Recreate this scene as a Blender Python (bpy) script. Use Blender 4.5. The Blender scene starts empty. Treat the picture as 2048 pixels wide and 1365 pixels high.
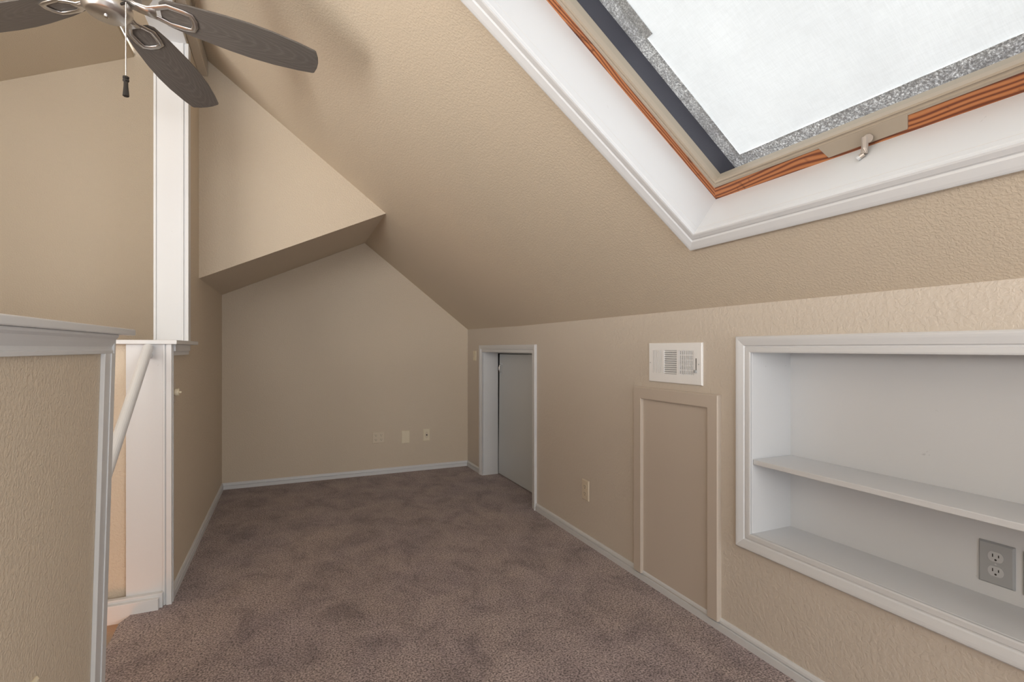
import bpy, bmesh, math, random
from mathutils import Vector, Matrix
random.seed(4)
S = bpy.context.scene
C = S.collection
H = 1.10                       # camera height in metres; all plan numbers below are in units of H, z counted from eye level
def P(x, y, z): return Vector((x*H, y*H, (z+1)*H))

# ------------------------------------------------------------------ camera
cam_d = bpy.data.cameras.new('camera'); cam = bpy.data.objects.new('camera', cam_d); C.objects.link(cam)
FPX = 1015.0
cam_d.sensor_width = 36; cam_d.lens = FPX*36/2048; cam_d.shift_y = 14.5/2048; cam_d.clip_start = 0.02
cam.location = (0, 0, H); cam.rotation_euler = (math.pi/2, 0, -math.atan(449/FPX))
S.camera = cam
# ------------------------------------------------------------------ world, sun, window and fill light, exposure
S.view_settings.view_transform = 'Standard'; S.view_settings.look = 'None'
S.view_settings.exposure = 0.42; S.view_settings.gamma = 1; S.view_settings.use_curve_mapping = False
w = bpy.data.worlds.new('daylight'); S.world = w; w.use_nodes = True
bg = w.node_tree.nodes['Background']; bg.inputs[0].default_value = (0.94, 0.97, 1.0, 1); bg.inputs[1].default_value = 1.45
sun_d = bpy.data.lights.new('sun', 'SUN'); sun = bpy.data.objects.new('sun', sun_d); C.objects.link(sun)
sun_d.energy = 2.2; sun_d.angle = 0.009; sun_d.color = (1, .97, .92)
sun.rotation_euler = Vector((0.35, -0.42, 0.84)).to_track_quat('Z', 'Y').to_euler()
def area(name, loc, target, sx, sy, energy, color):
    d = bpy.data.lights.new(name, 'AREA'); d.shape = 'RECTANGLE'; d.size = sx; d.size_y = sy; d.energy = energy; d.color = color
    o = bpy.data.objects.new(name, d); C.objects.link(o); o.location = loc
    o.rotation_euler = (Vector(loc)-Vector(target)).to_track_quat('Z', 'Y').to_euler(); return o
area('rear_fill_light', (1.45, -1.5, 1.3), (-0.6, 1.3, 1.7), 1.2, 1.0, 42, (1.0, .99, .98))  # added fill from the unseen rear right, brightens half wall and left wall
area('stair_window_light', (-2.3, 0.1, 1.25), (0.9, 0.5, 2.85), 3.2, 1.6, 132, (1.0, .975, .935))
area('hall_fill_light', (-1.3, -3.2, 1.9), (-0.9, 3.2, 2.1), 1.3, 1.2, 26, (1.0, .965, .92))  # added fill outside the open rear, brightens the upper hall wall and ceiling
lp = bpy.data.lights.new('downstairs_lamp', 'POINT'); lp.energy = 6; lp.color = (1, .33, .07); lp.shadow_soft_size = .12
lo = bpy.data.objects.new('downstairs_lamp', lp); C.objects.link(lo); lo.location = (-1.1, 1.6, -0.40)

# ------------------------------------------------------------------ materials
def nt(name):
    m = bpy.data.materials.new(name); m.use_nodes = True; t = m.node_tree
    return m, t, t.nodes['Principled BSDF'], t.nodes.new('ShaderNodeTexCoord')
def noise(t, vec, scale, detail=3, rough=.5, dist=0):
    n = t.nodes.new('ShaderNodeTexNoise'); n.inputs['Scale'].default_value = scale
    n.inputs['Detail'].default_value = detail; n.inputs['Roughness'].default_value = rough; n.inputs['Distortion'].default_value = dist
    t.links.new(vec, n.inputs['Vector']); return n.outputs['Fac']
def ramp(t, fac, stops):
    r = t.nodes.new('ShaderNodeValToRGB'); e = r.color_ramp.elements
    while len(e) < len(stops): e.new(.5)
    for i, (p, c) in enumerate(stops): e[i].position = p; e[i].color = (*c, 1) if len(c) == 3 else c
    t.links.new(fac, r.inputs[0]); return r.outputs[0]
def mixc(t, f, a, b, mode='MIX'):
    n = t.nodes.new('ShaderNodeMix'); n.data_type = 'RGBA'; n.blend_type = mode
    for s, v in ((n.inputs[0], f), (n.inputs[6], a), (n.inputs[7], b)):
        if hasattr(v, 'is_linked'): t.links.new(v, s)
        else: s.default_value = v if isinstance(v, (int, float)) else (*v, 1)
    return n.outputs[2]
def bump(t, b, h, dist, strength=1.0):
    n = t.nodes.new('ShaderNodeBump'); n.inputs['Distance'].default_value = dist; n.inputs['Strength'].default_value = strength
    t.links.new(h, n.inputs['Height']); t.links.new(n.outputs[0], b.inputs['Normal'])
def mapping(t, vec, scale, rot=(0, 0, 0)):
    n = t.nodes.new('ShaderNodeMapping'); n.inputs['Scale'].default_value = scale; n.inputs['Rotation'].default_value = rot
    t.links.new(vec, n.inputs[0]); return n.outputs[0]
def plaster(name, col, rough=.62, scale=110, dist=.0019):
    m, t, b, tc = nt(name); b.inputs['Roughness'].default_value = rough
    v = tc.outputs['Object']
    n1 = noise(t, v, scale, 2.5, .55, .4); n2 = noise(t, v, 1.6, 2)
    peel = ramp(t, n1, [(.38, (0, 0, 0)), (.62, (1, 1, 1))])
    c = mixc(t, n2, tuple(x*.975 for x in col), tuple(min(1, x*1.02) for x in col))
    t.links.new(c, b.inputs['Base Color']); bump(t, b, peel, dist, .55); return m
TAN = (.625, .54, .43)
wall_m = plaster('tan_orange_peel_wall', TAN)
knee_m = plaster('tan_smooth_wall', (.60, .54, .47), .55, 70, .0012)
ceil_m = plaster('tan_ceiling', TAN, .62, 135, .0010)
tan_trim, t_, b_, c_ = nt('tan_painted_board'); b_.inputs['Base Color'].default_value = (.55, .485, .42, 1); b_.inputs['Roughness'].default_value = .38
bump(t_, b_, noise(t_, mapping(t_, c_.outputs['Object'], (60, 60, 6)), 1.0, 3), .0006, .5)
def paint(name, col, rough=.35):
    m, t, b, tc = nt(name); b.inputs['Roughness'].default_value = rough
    v = tc.outputs['Object']
    sc = ramp(t, noise(t, v, 26, 5, .72, .8), [(.275, (1, 1, 1)), (.30, (0, 0, 0))])
    sm = noise(t, v, 3.0, 3)
    c = mixc(t, sm, tuple(x*.955 for x in col), col)
    c = mixc(t, sc, c, tuple(x*.78 for x in col)); t.links.new(c, b.inputs['Base Color'])
    bump(t, b, noise(t, v, 45, 3), .0008, .35); return m
white_m = paint('white_gloss_paint', (.665, .68, .70))
door_m = paint('door_shaded_white', (.56, .59, .61))  # darker white: the dimmer light in the door recess is put into the colour
cream_m = paint('cream_paint', (.60, .54, .46), .45)
def plain(name, col, rough=.5, metal=0):
    m, t, b, tc = nt(name); b.inputs['Base Color'].default_value = (*col, 1); b.inputs['Roughness'].default_value = rough
    b.inputs['Metallic'].default_value = metal
    bump(t, b, noise(t, tc.outputs['Object'], 120, 2), .0002, .3); return m
ivory_m = plain('ivory_plastic', (.74, .67, .52), .35)
ivory2_m = plain('almond_plastic', (.66, .58, .46), .35)
grey_m = plain('grey_plastic', (.36, .37, .38), .35)
lgrey_m = plain('light_grey_plastic', (.50, .51, .52), .3)
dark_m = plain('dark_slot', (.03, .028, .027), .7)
duct_m = plain('duct_shade_grey', (.13, .13, .135), .7)
black_m = plain('black_plastic', (.018, .017, .017), .28)
vent_m = plain('white_enamel', (.86, .87, .88), .3)
chrome_m = plain('chrome', (.75, .75, .76), .15, 1)
taupe_m = plain('taupe_sash_profile', (.40, .34, .27), .4)
navy_m = plain('dark_flashing_metal', (.062, .062, .082), .45)
handle_m = plain('taupe_metal', (.42, .37, .33), .35, .3)
# brushed nickel
nickel_m, t_, b_, c_ = nt('brushed_nickel'); b_.inputs['Metallic'].default_value = 1; b_.inputs['Roughness'].default_value = .33
b_.inputs['Base Color'].default_value = (.68, .67, .665, 1)
bump(t_, b_, noise(t_, mapping(t_, c_.outputs['Object'], (30, 30, 900)), 1, 2), .0002, .5)
# carpet
carpet_m, t_, b_, c_ = nt('mauve_brown_carpet'); b_.inputs['Roughness'].default_value = .95
v_ = c_.outputs['Object']
big = noise(t_, v_, 2.6, 4, .6, .6); mid = noise(t_, mapping(t_, v_, (6, 4.4, 7), (0, 0, .5)), 1, 5, .68, .5)
fine = noise(t_, v_, 150, 2.2, .6, .3); fib = noise(t_, v_, 420, 1.5, .7)
c1 = mixc(t_, ramp(t_, big, [(.3, (0, 0, 0)), (.7, (1, 1, 1))]), (.315, .256, .262), (.36, .292, .272))
dk = ramp(t_, mid, [(.32, (.60, .585, .61)), (.47, (.88, .87, .88)), (.62, (1.06, 1.06, 1.05))])
c2 = mixc(t_, 1.0, c1, dk, 'MULTIPLY')
sp = ramp(t_, fine, [(.36, (.34, .32, .33)), (.50, (.98, .98, .98)), (.64, (1.55, 1.55, 1.55))])
c3 = mixc(t_, 1.0, c2, sp, 'MULTIPLY')
sp2 = ramp(t_, fib, [(.3, (.72, .72, .72)), (.7, (1.25, 1.25, 1.25))])
c4 = mixc(t_, 1.0, c3, sp2, 'MULTIPLY'); t_.links.new(c4, b_.inputs['Base Color'])
bump(t_, b_, fine, .004, .8)
if 'Sheen Weight' in b_.inputs: b_.inputs['Sheen Weight'].default_value = .15
# orange stained pine
def pine(name, scl, dr):
    m, t, b, tc = nt(name); b.inputs['Roughness'].default_value = .33
    v = mapping(t, tc.outputs['Object'], scl)
    wv = t.nodes.new('ShaderNodeTexWave'); wv.wave_type = 'BANDS'; wv.bands_direction = dr
    wv.inputs['Scale'].default_value = 3.2; wv.inputs['Distortion'].default_value = 15; wv.inputs['Detail'].default_value = 2; wv.inputs['Detail Scale'].default_value = .45
    t.links.new(v, wv.inputs[0])
    g = ramp(t, wv.outputs['Fac'], [(.0, (.50, .20, .075)), (.5, (.42, .145, .048)), (.9, (.17, .045, .016))])
    st = ramp(t, noise(t, tc.outputs['Object'], 9, 4, .65, 1.2), [(.28, (.16, .07, .03)), (.42, (1, 1, 1))])
    c = mixc(t, 1.0, g, st, 'MULTIPLY'); t.links.new(c, b.inputs['Base Color']); return m
pine_y = pine('orange_stained_pine', (9, 1.6, 9), 'X')
pine_s = pine('orange_stained_pine_stile', (1.3, 10, 1.3), 'Y')
# weathered grey wood blades
blade_m, t_, b_, c_ = nt('weathered_grey_wood'); b_.inputs['Roughness'].default_value = .5
v_ = mapping(t_, c_.outputs['Object'], (2.2, 15, 4))
wv = t_.nodes.new('ShaderNodeTexWave'); wv.wave_type = 'RINGS'; wv.rings_direction = 'Z'; wv.inputs['Scale'].default_value = 3.6; wv.inputs['Distortion'].default_value = 3.5
wv.inputs['Detail'].default_value = 3.5; wv.inputs['Detail Scale'].default_value = .55; t_.links.new(v_, wv.inputs[0])
st_ = noise(t_, mapping(t_, c_.outputs['Object'], (7, 330, 10)), 1, 3, .6)
g_ = ramp(t_, wv.outputs['Fac'], [(0, (.112, .101, .093)), (.7, (.117, .106, .098)), (1, (.134, .122, .113))])
g2 = ramp(t_, st_, [(.3, (.74, .74, .74)), (.65, (1.12, 1.12, 1.12))])
t_.links.new(mixc(t_, 1.0, g_, g2, 'MULTIPLY'), b_.inputs['Base Color']); bump(t_, b_, st_, .0006, .6)
# glass: thin pane
glass_m = bpy.data.materials.new('thin_glass'); glass_m.use_nodes = True; t_ = glass_m.node_tree; t_.nodes.clear()
o_ = t_.nodes.new('ShaderNodeOutputMaterial'); mx = t_.nodes.new('ShaderNodeMixShader'); tr = t_.nodes.new('ShaderNodeBsdfTransparent'); gl = t_.nodes.new('ShaderNodeBsdfGlossy')
tr.inputs[0].default_value = (.93, .95, .95, 1); gl.inputs['Roughness'].default_value = .02; fr = t_.nodes.new('ShaderNodeLayerWeight'); fr.inputs[0].default_value = .12
ml = t_.nodes.new('ShaderNodeMath'); ml.operation = 'MULTIPLY'; ml.inputs[1].default_value = .35
t_.links.new(fr.outputs['Fresnel'], ml.inputs[0]); t_.links.new(ml.outputs[0], mx.inputs[0]); t_.links.new(tr.outputs[0], mx.inputs[1]); t_.links.new(gl.outputs[0], mx.inputs[2]); t_.links.new(mx.outputs[0], o_.inputs[0])
# translucent cloth
def cloth(name, builder):
    m = bpy.data.materials.new(name); m.use_nodes = True; t = m.node_tree; t.nodes.clear()
    o = t.nodes.new('ShaderNodeOutputMaterial'); a = t.nodes.new('ShaderNodeAddShader'); tl = t.nodes.new('ShaderNodeBsdfTranslucent'); df = t.nodes.new('ShaderNodeBsdfDiffuse')
    tc = t.nodes.new('ShaderNodeTexCoord'); c, c2 = builder(t, tc.outputs['Object'])
    t.links.new(c, tl.inputs[0]); t.links.new(c2, df.inputs[0]); t.links.new(tl.outputs[0], a.inputs[0]); t.links.new(df.outputs[0], a.inputs[1]); t.links.new(a.outputs[0], o.inputs[0]); return m
def fab(t, v):
    a = noise(t, mapping(t, v, (30, 420, 30)), 1, 2); b = noise(t, mapping(t, v, (300, 22, 300)), 1, 2)
    d = noise(t, v, 5, 3)
    f = mixc(t, .5, ramp(t, a, [(.3, (.80, .80, .80)), (.7, (1, 1, 1))]), ramp(t, b, [(.3, (.84, .84, .84)), (.7, (1, 1, 1))]))
    c = mixc(t, 1.0, f, ramp(t, d, [(.3, (.288, .291, .295)), (.7, (.316, .319, .322))]), 'MULTIPLY')
    return c, mixc(t, .0, (.3, .3, .3), (.3, .3, .3))
fabric_m = cloth('white_shade_fabric', fab)
def gran(t, v):
    a = noise(t, v, 190, 4, .9); b = noise(t, mapping(t, v, (14, 3, 14)), 1, 2)
    c = mixc(t, 1.0, ramp(t, a, [(.40, (.045, .045, .055)), (.5, (.20, .20, .205)), (.60, (.72, .71, .70))]), ramp(t, b, [(.3, (.62, .62, .66)), (.6, (1.0, 1.0, 1.0))]), 'MULTIPLY')
    return c, mixc(t, 0.0, (.3, .3, .3), (.3, .3, .3))
gran_m = cloth('granular_grey_membrane', gran)

# ------------------------------------------------------------------ mesh helpers
def box(bm, a, b, shear=None):
    """axis aligned box between plan points a and b (units of H)"""
    x0, x1 = sorted((a[0], b[0])); y0, y1 = sorted((a[1], b[1])); z0, z1 = sorted((a[2], b[2]))
    vs = [bm.verts.new(P(x, y, z)) for z in (z0, z1) for x, y in ((x0, y0), (x1, y0), (x1, y1), (x0, y1))]
    for f in ((3, 2, 1, 0), (4, 5, 6, 7), (0, 1, 5, 4), (1, 2, 6, 5), (2, 3, 7, 6), (3, 0, 4, 7)): bm.faces.new([vs[i] for i in f])
def prism(bm, pts, off):
    """pts: world metre Vectors of a planar polygon; off: extrusion Vector"""
    n = len(pts); a = [bm.verts.new(p) for p in pts]; b = [bm.verts.new(p+off) for p in pts]
    bm.faces.new(a[::-1]); bm.faces.new(b)
    for i in range(n): bm.faces.new((a[i], a[(i+1) % n], b[(i+1) % n], b[i]))
def loop_frame(bm, fn, a0, a1, b0, b1, prof, caps=False):
    """mitred frame round rectangle; fn(a,b,h)->Vector; prof: (outward offset, height) list"""
    rings = []
    for o, h in prof:
        rings.append([bm.verts.new(fn(a, b, h)) for a, b in ((a0-o, b0-o), (a1+o, b0-o), (a1+o, b1+o), (a0-o, b1+o))])
    for i in range(len(rings)-1 if not caps else len(rings)):
        r, q = rings[i], rings[(i+1) % len(rings)]
        for k in range(4): bm.faces.new((r[k], r[(k+1) % 4], q[(k+1) % 4], q[k]))
def sweep(bm, prof, p0, p1, dirn, up):
    """extrude profile (out, up) pairs from p0 to p1"""
    a = [bm.verts.new(p0+dirn*o+up*h) for o, h in prof]; b = [bm.verts.new(p1+dirn*o+up*h) for o, h in prof]
    n = len(prof); bm.faces.new(a); bm.faces.new(b[::-1])
    for i in range(n): bm.faces.new((a[(i+1) % n], a[i], b[i], b[(i+1) % n]))
def lathe(bm, prof, n=48, axis_o=Vector((0, 0, 0)), M=None):
    rings = []
    for r, z in prof:
        rings.append([bm.verts.new(axis_o+Vector((r*math.cos(2*math.pi*k/n), r*math.sin(2*math.pi*k/n), z))) for k in range(n)])
    for i in range(len(rings)-1):
        for k in range(n): bm.faces.new((rings[i][k], rings[i][(k+1) % n], rings[i+1][(k+1) % n], rings[i+1][k]))
    bm.faces.new(rings[0][::-1]); bm.faces.new(rings[-1])
    if M is not None: bmesh.ops.transform(bm, matrix=M, verts=[v for r in rings for v in r])
def tube(bm, pts, r, n=12, closed=False, flat=1.0, updir=Vector((0, 0, 1))):
    rings = []; m = len(pts)
    rr = r if isinstance(r, (list, tuple)) else [r]*m
    for i, p in enumerate(pts):
        a = pts[(i-1) % m] if (closed or i > 0) else p; b = pts[(i+1) % m] if (closed or i < m-1) else p
        d = (b-a).normalized(); s = d.cross(updir)
        if s.length < 1e-4: s = d.cross(Vector((1, 0, 0)))
        s.normalize(); u = s.cross(d)
        rings.append([bm.verts.new(p+s*rr[i]*math.cos(2*math.pi*k/n)+u*rr[i]*flat*math.sin(2*math.pi*k/n)) for k in range(n)])
    for i in range(m if closed else m-1):
        q = rings[(i+1) % m]
        for k in range(n): bm.faces.new((rings[i][k], rings[i][(k+1) % n], q[(k+1) % n], q[k]))
    if not closed: bm.faces.new(rings[0][::-1]); bm.faces.new(rings[-1])
def obj(name, bm, mat, parent=None, smooth=False, bevel=0, local=False):
    bmesh.ops.recalc_face_normals(bm, faces=bm.faces)
    if parent is not None and not local:
        loc = Vector(parent['_loc']) if '_loc' in parent else Vector((0, 0, 0))
        bmesh.ops.translate(bm, vec=-loc, verts=bm.verts)
    me = bpy.data.meshes.new(name); bm.to_mesh(me); bm.free()
    o = bpy.data.objects.new(name, me); C.objects.link(o)
    for m in (mat if isinstance(mat, (list, tuple)) else [mat]): me.materials.append(m)
    if smooth: me.shade_smooth()
    if bevel:
        md = o.modifiers.new('bevel', 'BEVEL'); md.width = bevel; md.segments = 2; md.limit_method = 'ANGLE'
    if parent is not None:
        o.parent = parent
        if '_loc' in parent: o['_loc'] = tuple(parent['_loc'])
    return o
made = []
def struct(name, bm, mat, parent=None, **k):
    o = obj(name, bm, mat, parent, **k)
    if parent is None: o['kind'] = 'structure'
    return o
def thing(name, label, cat, loc, group=None):
    o = bpy.data.objects.new(name, None); C.objects.link(o); o.empty_display_size = .05
    o.location = loc; o['label'] = label; o['category'] = cat; o['_loc'] = tuple(loc)
    if group: o['group'] = group
    return o
def group_struct(name, loc=(0, 0, 0)):
    o = bpy.data.objects.new(name, None); C.objects.link(o); o.empty_display_size = .05; o.location = loc
    o['kind'] = 'structure'; o['_loc'] = tuple(loc); return o
NB = bmesh.new

# ------------------------------------------------------------------ plan numbers (units of H)
XR = 1.405; XL = -.424; XL2 = -.541; YB = 4.108; YH = 3.09; YF = -1.75; XS = -2.25
SL = .765; ZK = .147
L_ = math.sqrt(1+SL*SL)
def zr(x, y):
    """underside of the right roof slope"""
    if y <= YH: zk, s = ZK, SL
    else:
        t = (y-YH)/(YB-YH); zk = ZK+(.160-ZK)*t; s = SL+(.783-SL)*t
    return zk+s*(XR-x)
def zl(x): return 1.634+.4534*(x+1.609)
XRI = (ZK+SL*XR-1.634-.4534*1.609)/(SL+.4534)       # ridge
DY0, DY1, DZT, DXD = 2.852, 3.74, -.030, 1.535
NY0, NY1, NZ0, NZ1, NXB = .20, 1.216, -.615, -.014, 1.592

# floor : carpet reaches the stair edge
bm = NB()
pl = [(XR+.16, YF), (XR+.16, YB+.02), (XL2, YB+.02), (XL2, 2.31), (-.560, 2.262), (-.5535, 2.14), (-.556, 1.4), (-.556, YF)]
prism(bm, [P(x, y, -1.03) for x, y in pl], Vector((0, 0, .03*H)))
struct('floor', bm, carpet_m)
# right knee wall
bm = NB(); T = .012
def wr(y0, y1, z0, z1): box(bm, (XR, y0, z0), (XR+T, y1, z1))
g_ = .014
wr(YF, NY0-g_, -1.06, .19); wr(NY0-g_, NY1+g_, -1.06, NZ0-g_); wr(NY0-g_, NY1+g_, NZ1+g_, .19); wr(NY1+g_, DY0-g_, -1.06, .19)
wr(DY0-g_, DY1+g_, DZT+g_, .19); wr(DY1+g_, YB+.02, -1.06, .19)
struct('wall_right', bm, knee_m)
# back wall, gable shape over the full width
bm = NB()
prism(bm, [P(x, YB, z) for x, z in ((XS-.02, -3.2), (XR+.2, -3.2), (XR+.2, zr(XR+.2, YB)+.05), (XRI, zr(XRI, YB)+.06), (XS-.02, zl(XS)+.05))], Vector((0, .03*H, 0)))
struct('wall_back', bm, wall_m)
# left outer wall of the stair hall
bm = NB(); box(bm, (XS, YF, -3.2), (XS-.03, YB, zl(XS)+.05)); struct('wall_stair_hall', bm, wall_m)
# right roof slope with the skylight hole
SK_Y0, SK_Y1, SK_S0, SK_S1 = .155, 1.1925, .338, 1.41
xs0 = XR-SK_S0/L_; xs1 = XR-SK_S1/L_
cols = [XR+.06, xs0, xs1, .538, .1, XRI]; cols.sort(reverse=True)
rows = [YF, SK_Y0, SK_Y1, 2.2, YH, YB+.02]
bm = NB(); up = Vector((SL, 0, 1)).normalized()*.02*H
for j in range(len(rows)-1):
    for i in range(len(cols)-1):
        if rows[j] == SK_Y0 and cols[i] <= xs0+1e-6 and cols[i+1] >= xs1-1e-6: continue
        q = [P(x, y, zr(x, min(y, YB))) for x, y in ((cols[i], rows[j]), (cols[i+1], rows[j]), (cols[i+1], rows[j+1]), (cols[i], rows[j+1]))]
        a = [bm.verts.new(p) for p in q]; bm.faces.new(a)
        b = [bm.verts.new(p+up) for p in q]; bm.faces.new(b[::-1])
bmesh.ops.remove_doubles(bm, verts=bm.verts, dist=1e-5)
struct('ceiling_right_slope', bm, ceil_m)
bm = NB()
prism(bm, [P(XRI, YF, zl(XRI)), P(XS-.02, YF, zl(XS-.02)), P(XS-.02, YB+.02, zl(XS-.02)), P(XRI, YB+.02, zl(XRI))], Vector((0, 0, .03*H)))
struct('ceiling_left_slope', bm, ceil_m)
# left wall of the alcove (upper post wall + lower part reaching nearer)
bm = NB()
pts = [(2.372, -1.03), (YB, -1.03), (YB, zr(XL, YB)), (YH, zr(XL, YH)), (2.735, zr(XL, 2.73)), (2.735, .016), (2.372, .016)]
prism(bm, [P(XL, y, z) for y, z in pts], Vector(((XL2-XL)*H, 0, 0)))
struct('wall_left', bm, wall_m)
# header with left-falling soffit: solid block above soffit line
def zs(x): return .366+.460*(x-XL)
xj = (ZK+SL*XR-.366+.460*XL)/(SL+.460)
bm = NB(); zb_off = .010
a = [P(XL, YH, zs(XL)), P(xj, YH, zs(xj)+.0), P(XL, YH, zr(XL, YH)+.01)]
xk = (.160+.783*XR-.366+.460*XL)/(.783+.460)
b = [P(XL, YB, zs(XL)+zb_off), P(xk, YB, zs(xk)+zb_off), P(XL, YB, zr(XL, YB)+.01)]
va = [bm.verts.new(p) for p in a]; vb = [bm.verts.new(p) for p in b]
bm.faces.new(va); bm.faces.new(vb)
for i in range(3): bm.faces.new((va[i], va[(i+1) % 3], vb[(i+1) % 3], vb[i]))
struct('wall_header', bm, wall_m)
# stair hall low wall running left from the post, below the cap
bm = NB(); box(bm, (XL2, 2.385, -3.2), (XS, 2.43, .016)); struct('wall_stair_far', bm, wall_m)
bm = NB(); box(bm, (-.556, YF, -3.2), (-.530, 2.31, -1.031)); box(bm, (-.556, 2.31, -3.2), (XL2, 2.45, -1.031)); struct('wall_stair_lower', bm, wall_m)
# stairs going down towards the camera behind the half wall
bm = NB()
for k in range(9):
    y1 = 2.385-.0; z = -1.15-.165*k
    box(bm, (-.56, 2.2-.23*k, z-.165), (-1.45, 2.2-.23*(k-1)-.0 if k else 2.385, z))
struct('floor_stairs', bm, carpet_m)
bm = NB(); box(bm, (-1.45, YF, -3.2), (-1.50, 2.385, -.02)); struct('wall_stair_side', bm, wall_m)  # unseen stair wall, raised to shade the low wall from the left light
bm = NB(); box(bm, (-1.50, YF, -1.0), (XS, 2.385, -1.03)); struct('floor_landing', bm, carpet_m)
bm = NB(); box(bm, (XL2, 2.43, -1.0), (XS, YB, -1.03)); struct('floor_alcove', bm, carpet_m)

bm = NB(); box(bm, (XS, YF, -3.2), (-.53, YF-.03, .35)); struct('rear_sky_blocker', bm, wall_m)  # unseen low wall, added to keep sky light off the stair strip
# ------------------------------------------------------------------ beam and post
YP = 2.72
bm = NB()
for (x0, x1) in ((XL2, XL),):
    prism(bm, [P(x0, YF, 1.404), P(x1, YF, 1.404), P(x1, YF, zr(x1, 0)+.01), P(x0, YF, zr(x0, 0)+.01)], Vector((0, (YP+.02-YF)*H, 0)))
struct('beam', bm, wall_m)
bm = NB(); box(bm, (XL2-.004, YF, 1.388), (XL+.004, YP+.005, 1.405)); struct('trim_1', bm, white_m, bevel=.002)
# white post board, with narrow grooved casing on the room edge
bm = NB(); box(bm, (XL2, YP, .03), (XL-.016, YP+.016, 1.39)); box(bm, (XL2-.006, YP-.004, .03), (XL2+.004, YP+.01, 1.39))
box(bm, (XL-.018, YP-.006, .03), (XL-.008, YP+.014, 1.39)); box(bm, (XL-.010, YP-.001, .03), (XL+.0015, YP+.016, 1.39)); box(bm, (XL-.001, YP-.006, .03), (XL+.011, YP+.05, 1.39))
struct('trim_2', bm, white_m, bevel=.0012)
# short cream board on the corner where beam, header and slope meet
bm = NB(); x1 = -.383
prism(bm, [P(XL+.001, YF, 1.429), P(x1, YF, 1.429), P(x1, YF, zr(x1, 0)-.001), P(XL+.001, YF, zr(XL, 0)-.001)], Vector((0, (YH-YF-.002)*H, 0)))
struct('trim_3', bm, cream_m, bevel=.002)
# cap shelf on the lower jamb
bm = NB()
c2 = [(-.394, 2.335), (-.394, 2.855), (XL+.001, 2.855), (XL+.001, YP+.017), (XL2, YP+.017), (XL2, 2.46), (XS, 2.46), (XS, 2.335)]
prism(bm, [P(x, y, .0156) for x, y in c2], Vector((0, 0, .0164*H)))
struct('trim_4', bm, white_m, bevel=.0025)
# lower jamb board + grooved edge casing + apron under cap
bm = NB(); box(bm, (-.562, 2.358, -1.02), (XL-.017, 2.372, .0156))
struct('trim_5', bm, white_m, bevel=.001)
bm = NB()
box(bm, (XL-.020, 2.352, -1.02), (XL-.012, 2.372, .0156)); box(bm, (XL-.013, 2.357, -1.02), (XL-.006, 2.372, .0156)); box(bm, (XL-.008, 2.350, -1.02), (XL+.010, 2.372, .0156))
box(bm, (XL, 2.37, -1.02), (XL+.012, 2.384, .0156))
box(bm, (XL, 2.384, -.029), (XL+.012, 2.72, .0156)); box(bm, (XL+.011, 2.384, -.012), (XL+.018, 2.715, .0156))
struct('trim_6', bm, white_m, bevel=.0012)
# skirt block at the foot of the jamb
bm = NB(); box(bm, (-.451, 2.317, -1.026), (-1.45, 2.358, -.957)); box(bm, (-.441, 2.335, -1.02), (-1.45, 2.358, -.944))
struct('baseboard_stair', bm, white_m, bevel=.002)

# ------------------------------------------------------------------ baseboards
bprof = [(0, -.03), (.011, -.03), (.011, .024), (.0035, .0255), (.0035, .0290), (.0085, .0300), (.0075, .038), (.004, .045), (0, .0455)]
bprof = [(a*H, b*H) for a, b in bprof]
Z = Vector((0, 0, 1))
bm = NB(); sweep(bm, bprof, P(XL, 2.375, -1), P(XL, YB, -1), Vector((1, 0, 0)), Z); struct('baseboard_left', bm, white_m)
bm = NB(); sweep(bm, bprof, P(XL, YB, -1), P(XR, YB, -1), Vector((0, -1, 0)), Z); struct('baseboard_back', bm, white_m)
bm = NB(); sweep(bm, bprof, P(XR, YF, -1), P(XR, DY0-.05, -1), Vector((-1, 0, 0)), Z); sweep(bm, bprof, P(XR, DY1+.05, -1), P(XR, YB, -1), Vector((-1, 0, 0)), Z)
struct('baseboard_right', bm, white_m)

# ------------------------------------------------------------------ near half wall
def shx(x, z): return x-.026*(.05-z)
bm = NB()
prism(bm, [P(shx(XL-.006, z), YF, z) for z in (-1.0, .036)]+[P(shx(-.47, z), YF, z) for z in (.036, -1.0)], Vector((0, (1.655-YF)*H, 0)))
struct('wall_half', bm, wall_m)
bm = NB(); box(bm, (-.400, YF, .0362), (-.500, 1.777, .0535)); struct('trim_7', bm, white_m, bevel=.003)
bm = NB()                                        # rail moulding under cap and end stile with mitre
def hb(x0, x1, y0, y1, z0, z1):
    vs = [bm.verts.new(P(shx(x, z), y, z)) for z in (z0, z1) for x, y in ((x0, y0), (x1, y0), (x1, y1), (x0, y1))]
    for f in ((3, 2, 1, 0), (4, 5, 6, 7), (0, 1, 5, 4), (1, 2, 6, 5), (2, 3, 7, 6), (3, 0, 4, 7)): bm.faces.new([vs[i] for i in f])
X0 = XL-.006
def msweep(prof, y0, y1):
    a_ = [bm.verts.new(P(shx(X0+o, z), y0, z)) for o, z in prof]; b_ = [bm.verts.new(P(shx(X0+o, z), y1, z)) for o, z in prof]
    n = len(prof); bm.faces.new(a_); bm.faces.new(b_[::-1])
    for i in range(n): bm.faces.new((a_[(i+1) % n], a_[i], b_[i], b_[(i+1) % n]))
msweep([(0, -.014), (.010, -.014), (.0105, -.006), (.0075, -.004), (.0075, .004), (.012, .014), (.016, .024), (.021, .030), (.021, .036), (0, .036)], YF, 1.657)
hb(X0, X0+.0100, 1.592, 1.657, -1.0, -.013); hb(X0+.0095, X0+.0125, 1.634, 1.657, -1.0, -.013)
struct('trim_8', bm, white_m, bevel=.0012)
bm = NB(); hb(-.475, X0+.012, 1.655, 1.668, -1.0, .036); struct('trim_9', bm, white_m, bevel=.001)

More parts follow.
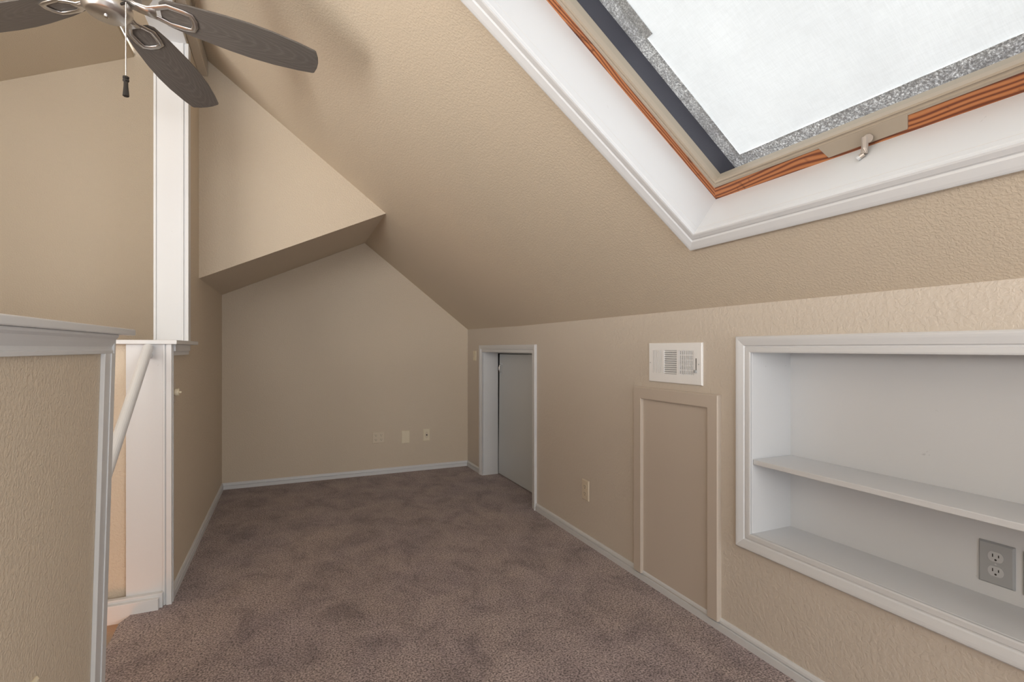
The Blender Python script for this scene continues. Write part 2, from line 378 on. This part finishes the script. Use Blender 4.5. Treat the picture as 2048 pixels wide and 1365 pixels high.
# ------------------------------------------------------------------ handrail
t = thing('handrail', 'round white painted handrail sloping down behind the half wall', 'handrail', P(-.484, 2.33, -.01))
A = P(-.486, 2.335, .004); B = P(-.516, 1.60, -.655)
bm = NB(); tube(bm, [A, A.lerp(B, .33), A.lerp(B, .66), B], .0185, 20)
obj('rail', bm, white_m, t, smooth=False)
bm = NB(); tube(bm, [P(-.487, 2.33, -.03), P(-.487, 2.36, -.03)], .012, 12); obj('bracket', bm, white_m, t)

# ------------------------------------------------------------------ door_1 : low access door in the knee wall
dg = group_struct('door_1', P(XR, (DY0+DY1)/2, -1))
cas = [(0, 0), (0, .006), (.004, .0075), (.016, .0080), (.018, .0062), (.021, .0062), (.024, .0105), (.040, .0150), (.046, .0160), (.050, .0160), (.0535, .0130), (.0535, 0)]
fr_ = lambda a, b, h: P(XR-h, a, b)
bm = NB(); loop_frame(bm, fr_, DY0, DY1, -1.2, DZT, cas)
for v in list(bm.verts):
    if v.co.z < -.03: v.co.z = -.03
obj('door_casing', bm, white_m, dg)
bm = NB(); q = DXD+.03
box(bm, (XR-.002, DY1, -1.02), (DXD-.002, DY1+.012, DZT)); box(bm, (XR-.002, DY0-.012, -1.02), (q, DY0, DZT)); box(bm, (XR-.002, DY0-.012, DZT), (q, DY1+.012, DZT+.012))
box(bm, (XR, DY0-.0125, -1.05), (q+.1, DY1+.0125, -1.004))
obj('door_jamb', bm, white_m, dg)
bm = NB()
d0 = [P(DXD, DY0+.006, -.993), P(DXD, DY1-.004, -.993), P(DXD, DY1-.026, DZT-.016), P(DXD, DY0+.006, DZT-.012)]
prism(bm, d0, Vector((.02*H, 0, 0))); dl = obj('door_slab', bm, door_m, dg, bevel=.0015)
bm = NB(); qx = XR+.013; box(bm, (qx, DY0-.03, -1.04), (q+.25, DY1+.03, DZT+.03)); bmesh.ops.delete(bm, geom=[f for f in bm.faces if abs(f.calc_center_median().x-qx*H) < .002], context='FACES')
struct('closet_gap_shade', bm, dark_m)  # near-black box: shade behind the door gap put into its colour
bm = NB(); box(bm, (DXD-.003, DY0+.0, DZT-.010), (DXD+.02, DY1, DZT-.004)); obj('door_stop', bm, door_m, dg)
# handle: small chrome arched pull near the upper left of the door
bm = NB(); hy = 3.665; hz = -.158
pp = [P(DXD-.001, hy, hz+.032), P(DXD-.018, hy, hz+.026), P(DXD-.024, hy, hz+.010), P(DXD-.024, hy, hz-.010), P(DXD-.018, hy, hz-.026), P(DXD-.001, hy, hz-.032)]
tube(bm, pp, .004, 10, updir=Vector((0, 1, 0)))
for z in (hz+.034, hz-.034): box(bm, (DXD-.003, hy-.007, z-.007), (DXD, hy+.007, z+.007))
obj('door_handle', bm, chrome_m, dl, bevel=0)

# ------------------------------------------------------------------ wall plates
def plate(parent, o, e, n, w, h, mat, th=.006, name='cover_plate'):
    """o centre on wall (world m), e horizontal unit, n outward unit"""
    bm = NB(); b = .004
    ring = lambda s, d: [o+e*(sx*(w/2-s))+Z*(sz*(h/2-s))+n*d for sx, sz in ((-1, -1), (1, -1), (1, 1), (-1, 1))]
    r = [[bm.verts.new(p) for p in ring(s, d)] for s, d in ((0, 0), (0, th*.45), (b, th))]
    for i in range(2):
        for k in range(4): bm.faces.new((r[i][k], r[i][(k+1) % 4], r[i+1][(k+1) % 4], r[i+1][k]))
    bm.faces.new(r[0][::-1]); bm.faces.new(r[2])
    return obj(name, bm, mat, parent)
def disc(bm, o, e, n, rx, rz, d0, d1, k=24, clip=None):
    pts = []
    for i in range(k):
        a = 2*math.pi*i/k; x = rx*math.cos(a); z = rz*math.sin(a)
        if clip: z = max(-clip, min(clip, z))
        pts.append(o+e*x+Z*z+n*d0)
    prism(bm, pts, n*(d1-d0))
def bx(bm, o, e, n, x0, x1, z0, z1, d0, d1):
    prism(bm, [o+e*x+Z*z+n*d0 for x, z in ((x0, z0), (x1, z0), (x1, z1), (x0, z1))], n*(d1-d0))
def duplex(parent, o, e, n, mat, th=.006):
    for s in (1, -1):
        c = o+Z*(s*.0195)
        bm = NB(); disc(bm, c, e, n, .0170, .0170, th*.6, th+.0012, clip=.0135); rc = obj('receptacle', bm, mat, parent)
        bm = NB(); bx(bm, c, e, n, -.0075, -.0052, -.001, .0075, th, th+.0016); bx(bm, c, e, n, .0052, .0075, -.0005, .0065, th, th+.0016)
        disc(bm, c-Z*.0078, e, n, .0026, .0026, th, th+.0016, 12); obj('slot', bm, dark_m, rc)
    bm = NB(); disc(bm, o, e, n, .0026, .0026, th*.6, th+.0012, 12); obj('screw', bm, mat, parent)
EX = Vector((1, 0, 0)); EY = Vector((0, 1, 0))
# on back wall: double outlet, blank plate, coax
def pb(u, v): # pixel on back wall -> numbers taken once
    pass
o = P(-.0, YB, 0)
def back(xc, zc): return P(xc, YB, zc)
t = thing('electrical_outlet', 'almond double-width outlet plate with four sockets on the back wall', 'outlet', back(.6595, -.707))
plate(t, back(.6595, -.707), EX, -EY, .108, .100, ivory2_m)
duplex(t, back(.6595, -.707)-EX*.023, EX, -EY, ivory2_m); duplex(t, back(.6595, -.707)+EX*.023, EX, -EY, ivory2_m)
t = thing('blank_cover_plate', 'plain ivory blank plate between two sockets on the back wall', 'cover plate', back(.875, -.718))
plate(t, back(.875, -.718), EX, -EY, .074, .112, ivory_m)
bm = NB()
bm.free()
for s in (1, -1): bm = NB(); disc(bm, back(.875, -.718)+Z*(s*.042), EX, -EY, .003, .003, .004, .0068, 10); obj('screw', bm, ivory2_m, t)
t = thing('coaxial_socket', 'narrow ivory plate with a round black jack on the back wall', 'socket', back(1.047, -.713))
plate(t, back(1.047, -.713), EX, -EY, .062, .106, ivory_m)
bm = NB(); disc(bm, back(1.047, -.713), EX, -EY, .0065, .0065, .004, .012, 16); obj('jack', bm, dark_m, t)
bm = NB(); disc(bm, back(1.047, -.713), EX, -EY, .015, .030, .004, .0075, 20); obj('jack_ring', bm, ivory2_m, t)
# on right wall
def rt(y, z): return P(XR, y, z)
t = thing('electrical_outlet', 'almond wall outlet low on the right wall between door and access panel', 'outlet', rt(2.236, -.730))
plate(t, rt(2.236, -.730), -EY, -EX, .070, .114, ivory2_m); duplex(t, rt(2.236, -.730), -EY, -EX, ivory2_m)
t = thing('light_switch', 'small ivory plate beside the low door near the back corner', 'switch', rt(3.925, -.062))
plate(t, rt(3.925, -.062), -EY, -EX, .070, .090, ivory_m); bm = NB(); bx(bm, rt(3.925, -.062), -EY, -EX, -.008, .008, -.014, .014, .004, .010); obj('rocker', bm, ivory2_m, t)
# niche outlets
def nb(y, z): return P(NXB, y, z)
t = thing('electrical_outlet', 'grey outlet plate with two sockets inside the white recessed bookcase', 'outlet', nb(.657, -.5295))
plate(t, nb(.657, -.5295), -EY, -EX, .0765, .1135, grey_m, .007); duplex(t, nb(.657, -.5295), -EY, -EX, lgrey_m, .007)
t = thing('electrical_outlet', 'second grey plate in the bookcase, cut off by the photo edge', 'outlet', nb(.573, -.532))
plate(t, nb(.573, -.532), -EY, -EX, .0765, .1135, grey_m, .007); duplex(t, nb(.573, -.532), -EY, -EX, lgrey_m, .007)
# dimmer on the left wall behind the jamb
def lt(y, z): return P(XL, y, z)
t = thing('dimmer_switch', 'tan dimmer plate with ivory round knob on the left wall behind the post', 'switch', lt(2.425, -.178))
plate(t, lt(2.425, -.178), EY, EX, .070, .098, tan_trim)
bm = NB(); Mx = Matrix.Translation(lt(2.425, -.178)) @ Matrix.Rotation(math.pi/2, 4, 'Y')
lathe(bm, [(.012, .003), (.012, .010), (.0165, .011), (.0165, .024), (.014, .026), (.005, .026), (.004, .034)], 24, M=Mx)
obj('knob', bm, ivory_m, t, smooth=False)
# plate low on near half wall
t = thing('cable_plate', 'ivory wall plate low on the near half wall at the photo bottom edge', 'cover plate', P(shx(X0, -.69), 1.245, -.69))
plate(t, P(shx(X0, -.69), 1.245, -.690)+EX*.0008, EY, EX, .070, .114, ivory_m, .008)

# ------------------------------------------------------------------ air register
t = thing('air_vent', 'white metal three-way air register on the right wall', 'vent', rt(1.58, -.058))
vy0, vy1, vz0, vz1 = 1.429, 1.728, -.1385, .0215
n_ = lambda a, b, h: P(XR-h, a, b)
bm = NB()
hz0, hz1 = vz0+.036, vz1-.030
secs = [(1.648, 1.706), (1.560, 1.634), (1.469, 1.550)]
def vb(y0, y1, z0, z1, d0, d1): box(bm, (XR-d0, y0, z0), (XR-d1, y1, z1))
ys = [vy1-.003, secs[0][1], secs[0][0], secs[1][1], secs[1][0], secs[2][1], secs[2][0], vy0+.003]
for a, b in ((ys[1], ys[0]), (ys[3], ys[2]), (ys[5], ys[4]), (ys[7], ys[6])): vb(a, b, hz0, hz1, .004, .008)
vb(vy0+.003, vy1-.003, vz0+.003, hz0, .004, .008); vb(vy0+.003, vy1-.003, hz1, vz1-.003, .004, .008)
loop_frame(bm, n_, vy0+.004, vy1-.004, vz0+.004, vz1-.004, [(0, .008), (.002, .0078), (.004, .005), (.004, 0)])
obj('vent_frame', bm, vent_m, t)
bm = NB(); box(bm, (XR-.0003, secs[2][0]-.005, hz0-.003), (XR-.0012, secs[0][1]+.005, hz1+.003)); obj('duct_opening', bm, duct_m, t)
bm = NB()
k = 8; s0, s1 = secs[0]; st = (s1-s0)/k
for i in range(k): box(bm, (XR-.0080, s0+i*st+st*.30, hz0), (XR-.0060, s0+(i+1)*st, hz1))
k = 11; st = (hz1-hz0)/k
for i in range(k):
    z0 = hz0+i*st
    prism(bm, [P(XR-.0018, secs[1][0], z0+st*.95), P(XR-.0080, secs[1][0], z0+st*.30), P(XR-.0080, secs[1][0], z0+st*.18), P(XR-.0018, secs[1][0], z0+st*.80)], Vector((0, (secs[1][1]-secs[1][0])*H, 0)))
obj('louvers', bm, vent_m, t)
bm = NB(); s0, s1 = secs[2]
for i in range(8): y = s0+(i+.5)*(s1-s0)/8; box(bm, (XR-.0078, y-.0020, hz0), (XR-.0060, y+.0020, hz1))
for i in range(6): z = hz0+(i+.0)*(hz1-hz0)/5; box(bm, (XR-.0052, s0, z-.0018), (XR-.0036, s1, z+.0018))
for i in range(16): z = hz0+(i+.5)*(hz1-hz0)/16; box(bm, (XR-.0030, s0, z-.0022), (XR-.0018, s1, z+.0018))
obj('grille', bm, vent_m, t)
bm = NB(); box(bm, (XR-.0076, 1.455, -.092), (XR-.0086, 1.4585, -.038)); lv = obj('damper_slot', bm, dark_m, t)
bm = NB(); box(bm, (XR-.008, 1.453, -.092), (XR-.018, 1.460, -.082)); obj('damper_lever', bm, grey_m, t)
for sy in (1.718, 1.443): bm = NB(); disc(bm, P(XR, sy, -.060), -EY, -EX, .0028, .0028, .008, .0098, 10); obj('screw', bm, lgrey_m, t)

# ------------------------------------------------------------------ access panel
t = thing('access_panel', 'tan painted flat-panel hatch with mitred frame below the air vent', 'access panel', rt(1.58, -1))
py0, py1, pz0, pz1 = 1.344, 1.819, -.967, -.166
bm = NB(); fw = .050
loop_frame(bm, n_, py0+fw, py1-fw, pz0-.2, pz1-fw, [(0, .004), (0, .0165), (.003, .0185), (fw-.003, .0185), (fw, .0155), (fw, 0)])
for v in list(bm.verts):
    if v.co.z < (pz0+1)*H: v.co.z = (pz0+1)*H
bmesh.ops.delete(bm, geom=[f for f in bm.faces if all(abs(v.co.z-(pz0+1)*H) < 1e-5 for v in f.verts)], context='FACES')
obj('panel_frame', bm, tan_trim, t)
bm = NB(); box(bm, (XR-.001, py0+fw-.002, pz0-.01), (XR-.0045, py1-fw+.002, pz1-fw+.002)); obj('center_panel', bm, tan_trim, t)

# ------------------------------------------------------------------ recessed bookcase
t = thing('recessed_bookcase', 'white built-in bookcase niche with one shelf in the right wall', 'bookcase', rt((NY0+NY1)/2, NZ0))
bm = NB(); loop_frame(bm, fr_, NY0, NY1, NZ0, NZ1, [(-.001, -.004)]+cas); obj('casing', bm, white_m, t)
bm = NB(); q = .012
box(bm, (XR-.001, NY1, NZ0-q), (NXB+q, NY1+q, NZ1+q)); obj('side_panel', bm, white_m, t)
bm = NB(); box(bm, (XR-.001, NY0-q, NZ0-q), (NXB+q, NY0, NZ1+q)); obj('side_panel', bm, white_m, t)
bm = NB(); box(bm, (NXB, NY0-q, NZ0-q), (NXB+q, NY1+q, NZ1+q)); obj('back_panel', bm, white_m, t)
bm = NB(); box(bm, (XR-.001, NY0, NZ1), (NXB, NY1, NZ1+q)); obj('top_panel', bm, white_m, t)
bm = NB(); box(bm, (XR-.001, NY0, NZ0-q), (NXB, NY1, NZ0)); obj('bottom_panel', bm, white_m, t)
bm = NB(); box(bm, (XR+.006, NY0, -.3855), (NXB, NY1-.0015, -.3690)); obj('shelf', bm, white_m, t, bevel=.002)

# ------------------------------------------------------------------ skylight
g = group_struct('window_1', P(XR, .67, ZK))
dn = Vector((1, 0, -SL)).normalized(); nn = Vector((SL, 0, 1)).normalized()
def sf(a, b, h):   # a: along y, b: distance up the slope from knee line, h: into the room
    p = Vector((XR, a, ZK)) - Vector((dn.x, 0, dn.z))*b - nn*h
    return P(p.x, p.y, p.z)
bm = NB(); loop_frame(bm, sf, SK_Y0, SK_Y1, SK_S0, SK_S1, [(-.001, -.004)]+cas); obj('window_casing', bm, white_m, g)
WD = .145
bm = NB(); loop_frame(bm, sf, SK_Y0, SK_Y1, SK_S0, SK_S1, [(0, .001), (0.002, -WD-.02), (.03, -WD-.02), (.03, -.02), (0, -.002)]); obj('window_reveal', bm, white_m, g)
# stained pine sash: rails (along y) and stiles (up the slope) as separate boards
def board(a0, a1, b0, b1, h0, h1, inner):
    bm = NB(); pts = [sf(a, b, h0) for a, b in inner]; prism(bm, pts, nn*(h0-h1)*H); return bm
wi = .038; h0, h1 = -WD+.0, -WD-.05
y0, y1, s0, s1 = SK_Y0-.01, SK_Y1+.01, SK_S0-.008, SK_S1+.01
wa, wb, wc, wd = SK_Y0+wi-.012, SK_Y1-wi+.012, SK_S0+wi+.002, SK_S1-wi
sash = []
for nm, quad, mt in (('sash_rail', [(y0, s0), (y1, s0), (wb, wc), (wa, wc)], pine_y), ('sash_rail', [(y0, s1), (y1, s1), (wb, wd), (wa, wd)], pine_y),
                 ('sash_stile', [(y1, s0), (y1, s1), (wb, wd), (wb, wc)], pine_s), ('sash_stile', [(y0, s0), (y0, s1), (wa, wd), (wa, wc)], pine_s)):
    bm = board(0, 0, 0, 0, h0, h1, quad); o = obj(nm, bm, mt, g); sash.append(o)
bm = NB(); gi = .019
loop_frame(bm, sf, wa+gi, wb-gi, wc+gi, wd-gi, [(0, -WD-.03), (0, -WD+.002), (.004, -WD+.004), (.006, -WD+.001), (.010, -WD+.001), (.012, -WD+.004), (gi, -WD+.003), (gi+.004, -WD-.03)])
obj('glazing_profile', bm, taupe_m, g)
ga, gb, gc, gd = wa+gi, wb-gi, wc+gi, wd-gi
bm = NB(); bm.faces.new([bm.verts.new(sf(a, b, -WD-.012)) for a, b in ((ga-.005, gc-.005), (gb+.005, gc-.005), (gb+.005, gd+.005), (ga-.005, gd+.005))])
obj('glass', bm, glass_m, g)
FD = .25
bm = NB(); loop_frame(bm, sf, ga-.004, gb+.016, gc-.045, gd+.02, [(0, -WD-.02), (0, -FD-.002), (.03, -FD-.002), (.03, -WD-.02)]); obj('outer_frame', bm, navy_m, g)
FB = gb-.026; 
bm = NB(); loop_frame(bm, sf, ga+.045, FB, gc-.006, gd-.02, [(0, -FD), (.075, -FD), (.075, -FD-.002), (0, -FD-.002)], caps=True); obj('shade_border', bm, gran_m, g)
bm = NB(); nx, ny = 40, 40; gridv = []
for i in range(nx+1):
    row = []
    for j in range(ny+1):
        a = ga+.04+(FB+.004-ga-.04)*i/nx; b = gc-.008+(gd-.016-gc+.008)*j/ny
        wv_ = .0025*math.sin(i*.9)*(1 if j == 0 else 0)
        row.append(bm.verts.new(sf(a, b+wv_, -FD-.008-.0015*math.sin(i*.7+j*.23))))
    gridv.append(row)
for i in range(nx):
    for j in range(ny): bm.faces.new((gridv[i][j], gridv[i+1][j], gridv[i+1][j+1], gridv[i][j+1]))
obj('shade_fabric', bm, fabric_m, g, smooth=True)
bm = NB(); prism(bm, [sf(a, b, -FD-.001) for a, b in ((FB+.002, gc+.43), (FB-.022, gc+.43), (FB-.024, gd-.02), (FB+.002, gd-.02))], nn*.002); obj('shade_tab', bm, gran_m, g)
# operator plate and crank handle on lower rail
bm = NB(); pa, pb_ = .640, .835
prism(bm, [sf(a, b, -WD+.004) for a, b in ((pa+.012, SK_S0+.008), (pb_-.008, SK_S0+.006), (pb_, wc+.006), (pa-.004, wc+.006))], nn*(.012)*H)
op = obj('operator_plate', bm, taupe_m, g, bevel=.002)
bm = NB(); ky = .735
tube(bm, [sf(.724, .361, -WD+.004), sf(.718, .367, -WD+.018)], .0105, 18)
obj('handle_base', bm, handle_m, g)
bm = NB()
k0 = sf(.7245, .371, -.132); k1 = sf(.729, .352, -.118); k2 = sf(.7307, .344, -.108); k3 = sf(.7415, .3427, -.100)
tube(bm, [k0, k1, k2], [.0085, .0075, .0085], 14); tube(bm, [k2, k3], .0062, 12); 
hd = obj('crank_handle', bm, handle_m, g)
bm = NB(); tube(bm, [k2.lerp(k3, .7), k2.lerp(k3, 1.15)], .0068, 16); obj('knob', bm, lgrey_m, hd)

# ------------------------------------------------------------------ ceiling fan
fc = P(-.4643, 1.7757, 1.0)
nz = Vector((.0593, .008, 1)).normalized(); ex = Vector((0, 1, 0)).cross(nz).normalized(); ey = nz.cross(ex)
fan = bpy.data.objects.new('ceiling_fan', None); C.objects.link(fan); fan.empty_display_size = .1
Mf = Matrix((ex, ey, nz)).transposed().to_4x4(); Mf.translation = fc; fan.matrix_world = Mf
fan['label'] = 'brushed nickel ceiling fan with weathered grey wood blades hanging from the beam'; fan['category'] = 'ceiling fan'
def fo(name, bm, mat, parent=fan, **k): return obj(name, bm, mat, parent, local=True, **k)
bm = NB(); lathe(bm, [(.045, .012), (.085, .014), (.104, .026), (.112, .045), (.112, .095), (.098, .120), (.060, .140), (.030, .146)], 56)
mh = fo('motor_housing', bm, nickel_m, smooth=False)
bm = NB()
for k in range(20):
    a = 2*math.pi*k/20; c, s = math.cos(a), math.sin(a)
    for z in (.052, .064, .076):
        e = Vector((c, s, 0)); tt = Vector((-s, c, 0)); o = e*.1115+Z*z
        prism(bm, [o-tt*.011-Z*.0028, o+tt*.011-Z*.0028, o+tt*.011+Z*.0028, o-tt*.011+Z*.0028], e*.0012)
fo('vent_slot', bm, dark_m, mh)
bm = NB(); lathe(bm, [(.035, .013), (.042, -.010), (.040, -.016)], 40); fo('hub', bm, nickel_m)
bm = NB(); lathe(bm, [(.0, -.0665), (.050, -.0655), (.054, -.063), (.0565, -.060), (.0625, -.055), (.066, -.047), (.066, -.032), (.060, -.022), (.040, -.016)][1:], 56)
sh = fo('switch_housing', bm, nickel_m, smooth=True)
bm = NB(); lathe(bm, [(.005, -.0705), (.0065, -.069), (.0065, -.065)], 16); fo('screw', bm, chrome_m, sh)
# blades
def blade_mesh():
    bm = NB()
    half = [(.138, .036), (.152, .050), (.22, .063), (.33, .074), (.40, .077), (.47, .074), (.55, .064), (.600, .054), (.606, .050)]
    tip = [(.6135, .025), (.616, 0)]
    out = [(x, w) for x, w in half]+tip+[(x, -w) for x, w in reversed(half+tip[:1])]
    prism(bm, [Vector((x, y, 0)) for x, y in out], Vector((0, 0, .006))); return bm
def bracket_mesh():
    bm = NB()
    side = [(.050, .010, -.002), (.078, .0095, -.010), (.108, .012, -.012), (.132, .021, -.007), (.162, .036, -.003), (.205, .034, -.003), (.226, .030, -.003)]
    pts = [Vector(p) for p in side]+[Vector((.234, .011, -.003)), Vector((.234, -.011, -.003))]+[Vector((x, -y, z)) for x, y, z in reversed(side)]
    tube(bm, pts, .0098, 8, flat=.36)
    neck = [(.040, .000, .016), (.070, -.008, .015), (.100, -.012, .015), (.128, -.010, .019)]
    rows = [[bm.verts.new(Vector((x, y, z+dz))) for y, dz in ((-w_, .004), (w_, .004), (w_, -.004), (-w_, -.004))] for x, z, w_ in neck]
    for i in range(3):
        for k in range(4): bm.faces.new((rows[i][k], rows[i][(k+1) % 4], rows[i+1][(k+1) % 4], rows[i+1][k]))
    bm.faces.new(rows[0]); bm.faces.new(rows[-1][::-1])
    return bm
b0 = fo('blade', blade_mesh(), blade_m, bevel=.0015); br0 = fo('blade_bracket', bracket_mesh(), nickel_m, b0, smooth=True)
for k in range(5):
    if k == 0: b = b0
    else:
        b = b0.copy(); C.objects.link(b); b.parent = fan
        r = br0.copy(); C.objects.link(r); r.parent = b
    b.rotation_euler = Matrix(Matrix.Rotation(-.0131+math.radians(72)*k, 4, 'Z') @ Matrix.Rotation(.072, 4, 'Y') @ Matrix.Rotation(math.radians(-13), 4, 'X')).to_euler()
bm = NB(); tube(bm, [Vector((0, 0, .14)), Vector((0, 0, .38))], .013, 16); fo('downrod', bm, nickel_m)
bm = NB(); lathe(bm, [(.020, .355), (.045, .37), (.065, .40), (.068, .435)], 40); fo('ceiling_canopy', bm, nickel_m)
# pull chain hangs plumb from the switch housing: a thing's part, in fan-local metres
Mi = Mf.inverted()
top = P(-.405, 1.700, .948); bot = P(-.405, 1.700, .7625-.018)
bm = NB(); nb_ = 70
for i in range(nb_):
    c = top.lerp(bot, i/(nb_-1)); r = .0024
    bmesh.ops.create_icosphere(bm, subdivisions=1, radius=r, matrix=Matrix.Translation(c))
bmesh.ops.transform(bm, matrix=Mi, verts=bm.verts); ch = fo('pull_chain', bm, chrome_m, smooth=True)
bm = NB(); lathe(bm, [(.004, .002), (.0085, .000), (.0085, -.005), (.0065, -.007), (.0085, -.009), (.0085, -.013), (.0058, -.016), (.0062, -.030), (.0082, -.052), (.0088, -.058), (.0070, -.0595)], 8, axis_o=bot)
bmesh.ops.transform(bm, matrix=Mi, verts=bm.verts); fo('pull_fob', bm, black_m, ch)
bm = NB(); e = top-P(-.4508, 1.7439, .948)
tube(bm, [P(-.4508, 1.7439, .948)+e*.7, top], .004, 8); bmesh.ops.transform(bm, matrix=Mi, verts=bm.verts); fo('chain_guide', bm, black_m, sh)

for o in bpy.data.objects:
    if '_loc' in o: del o['_loc']
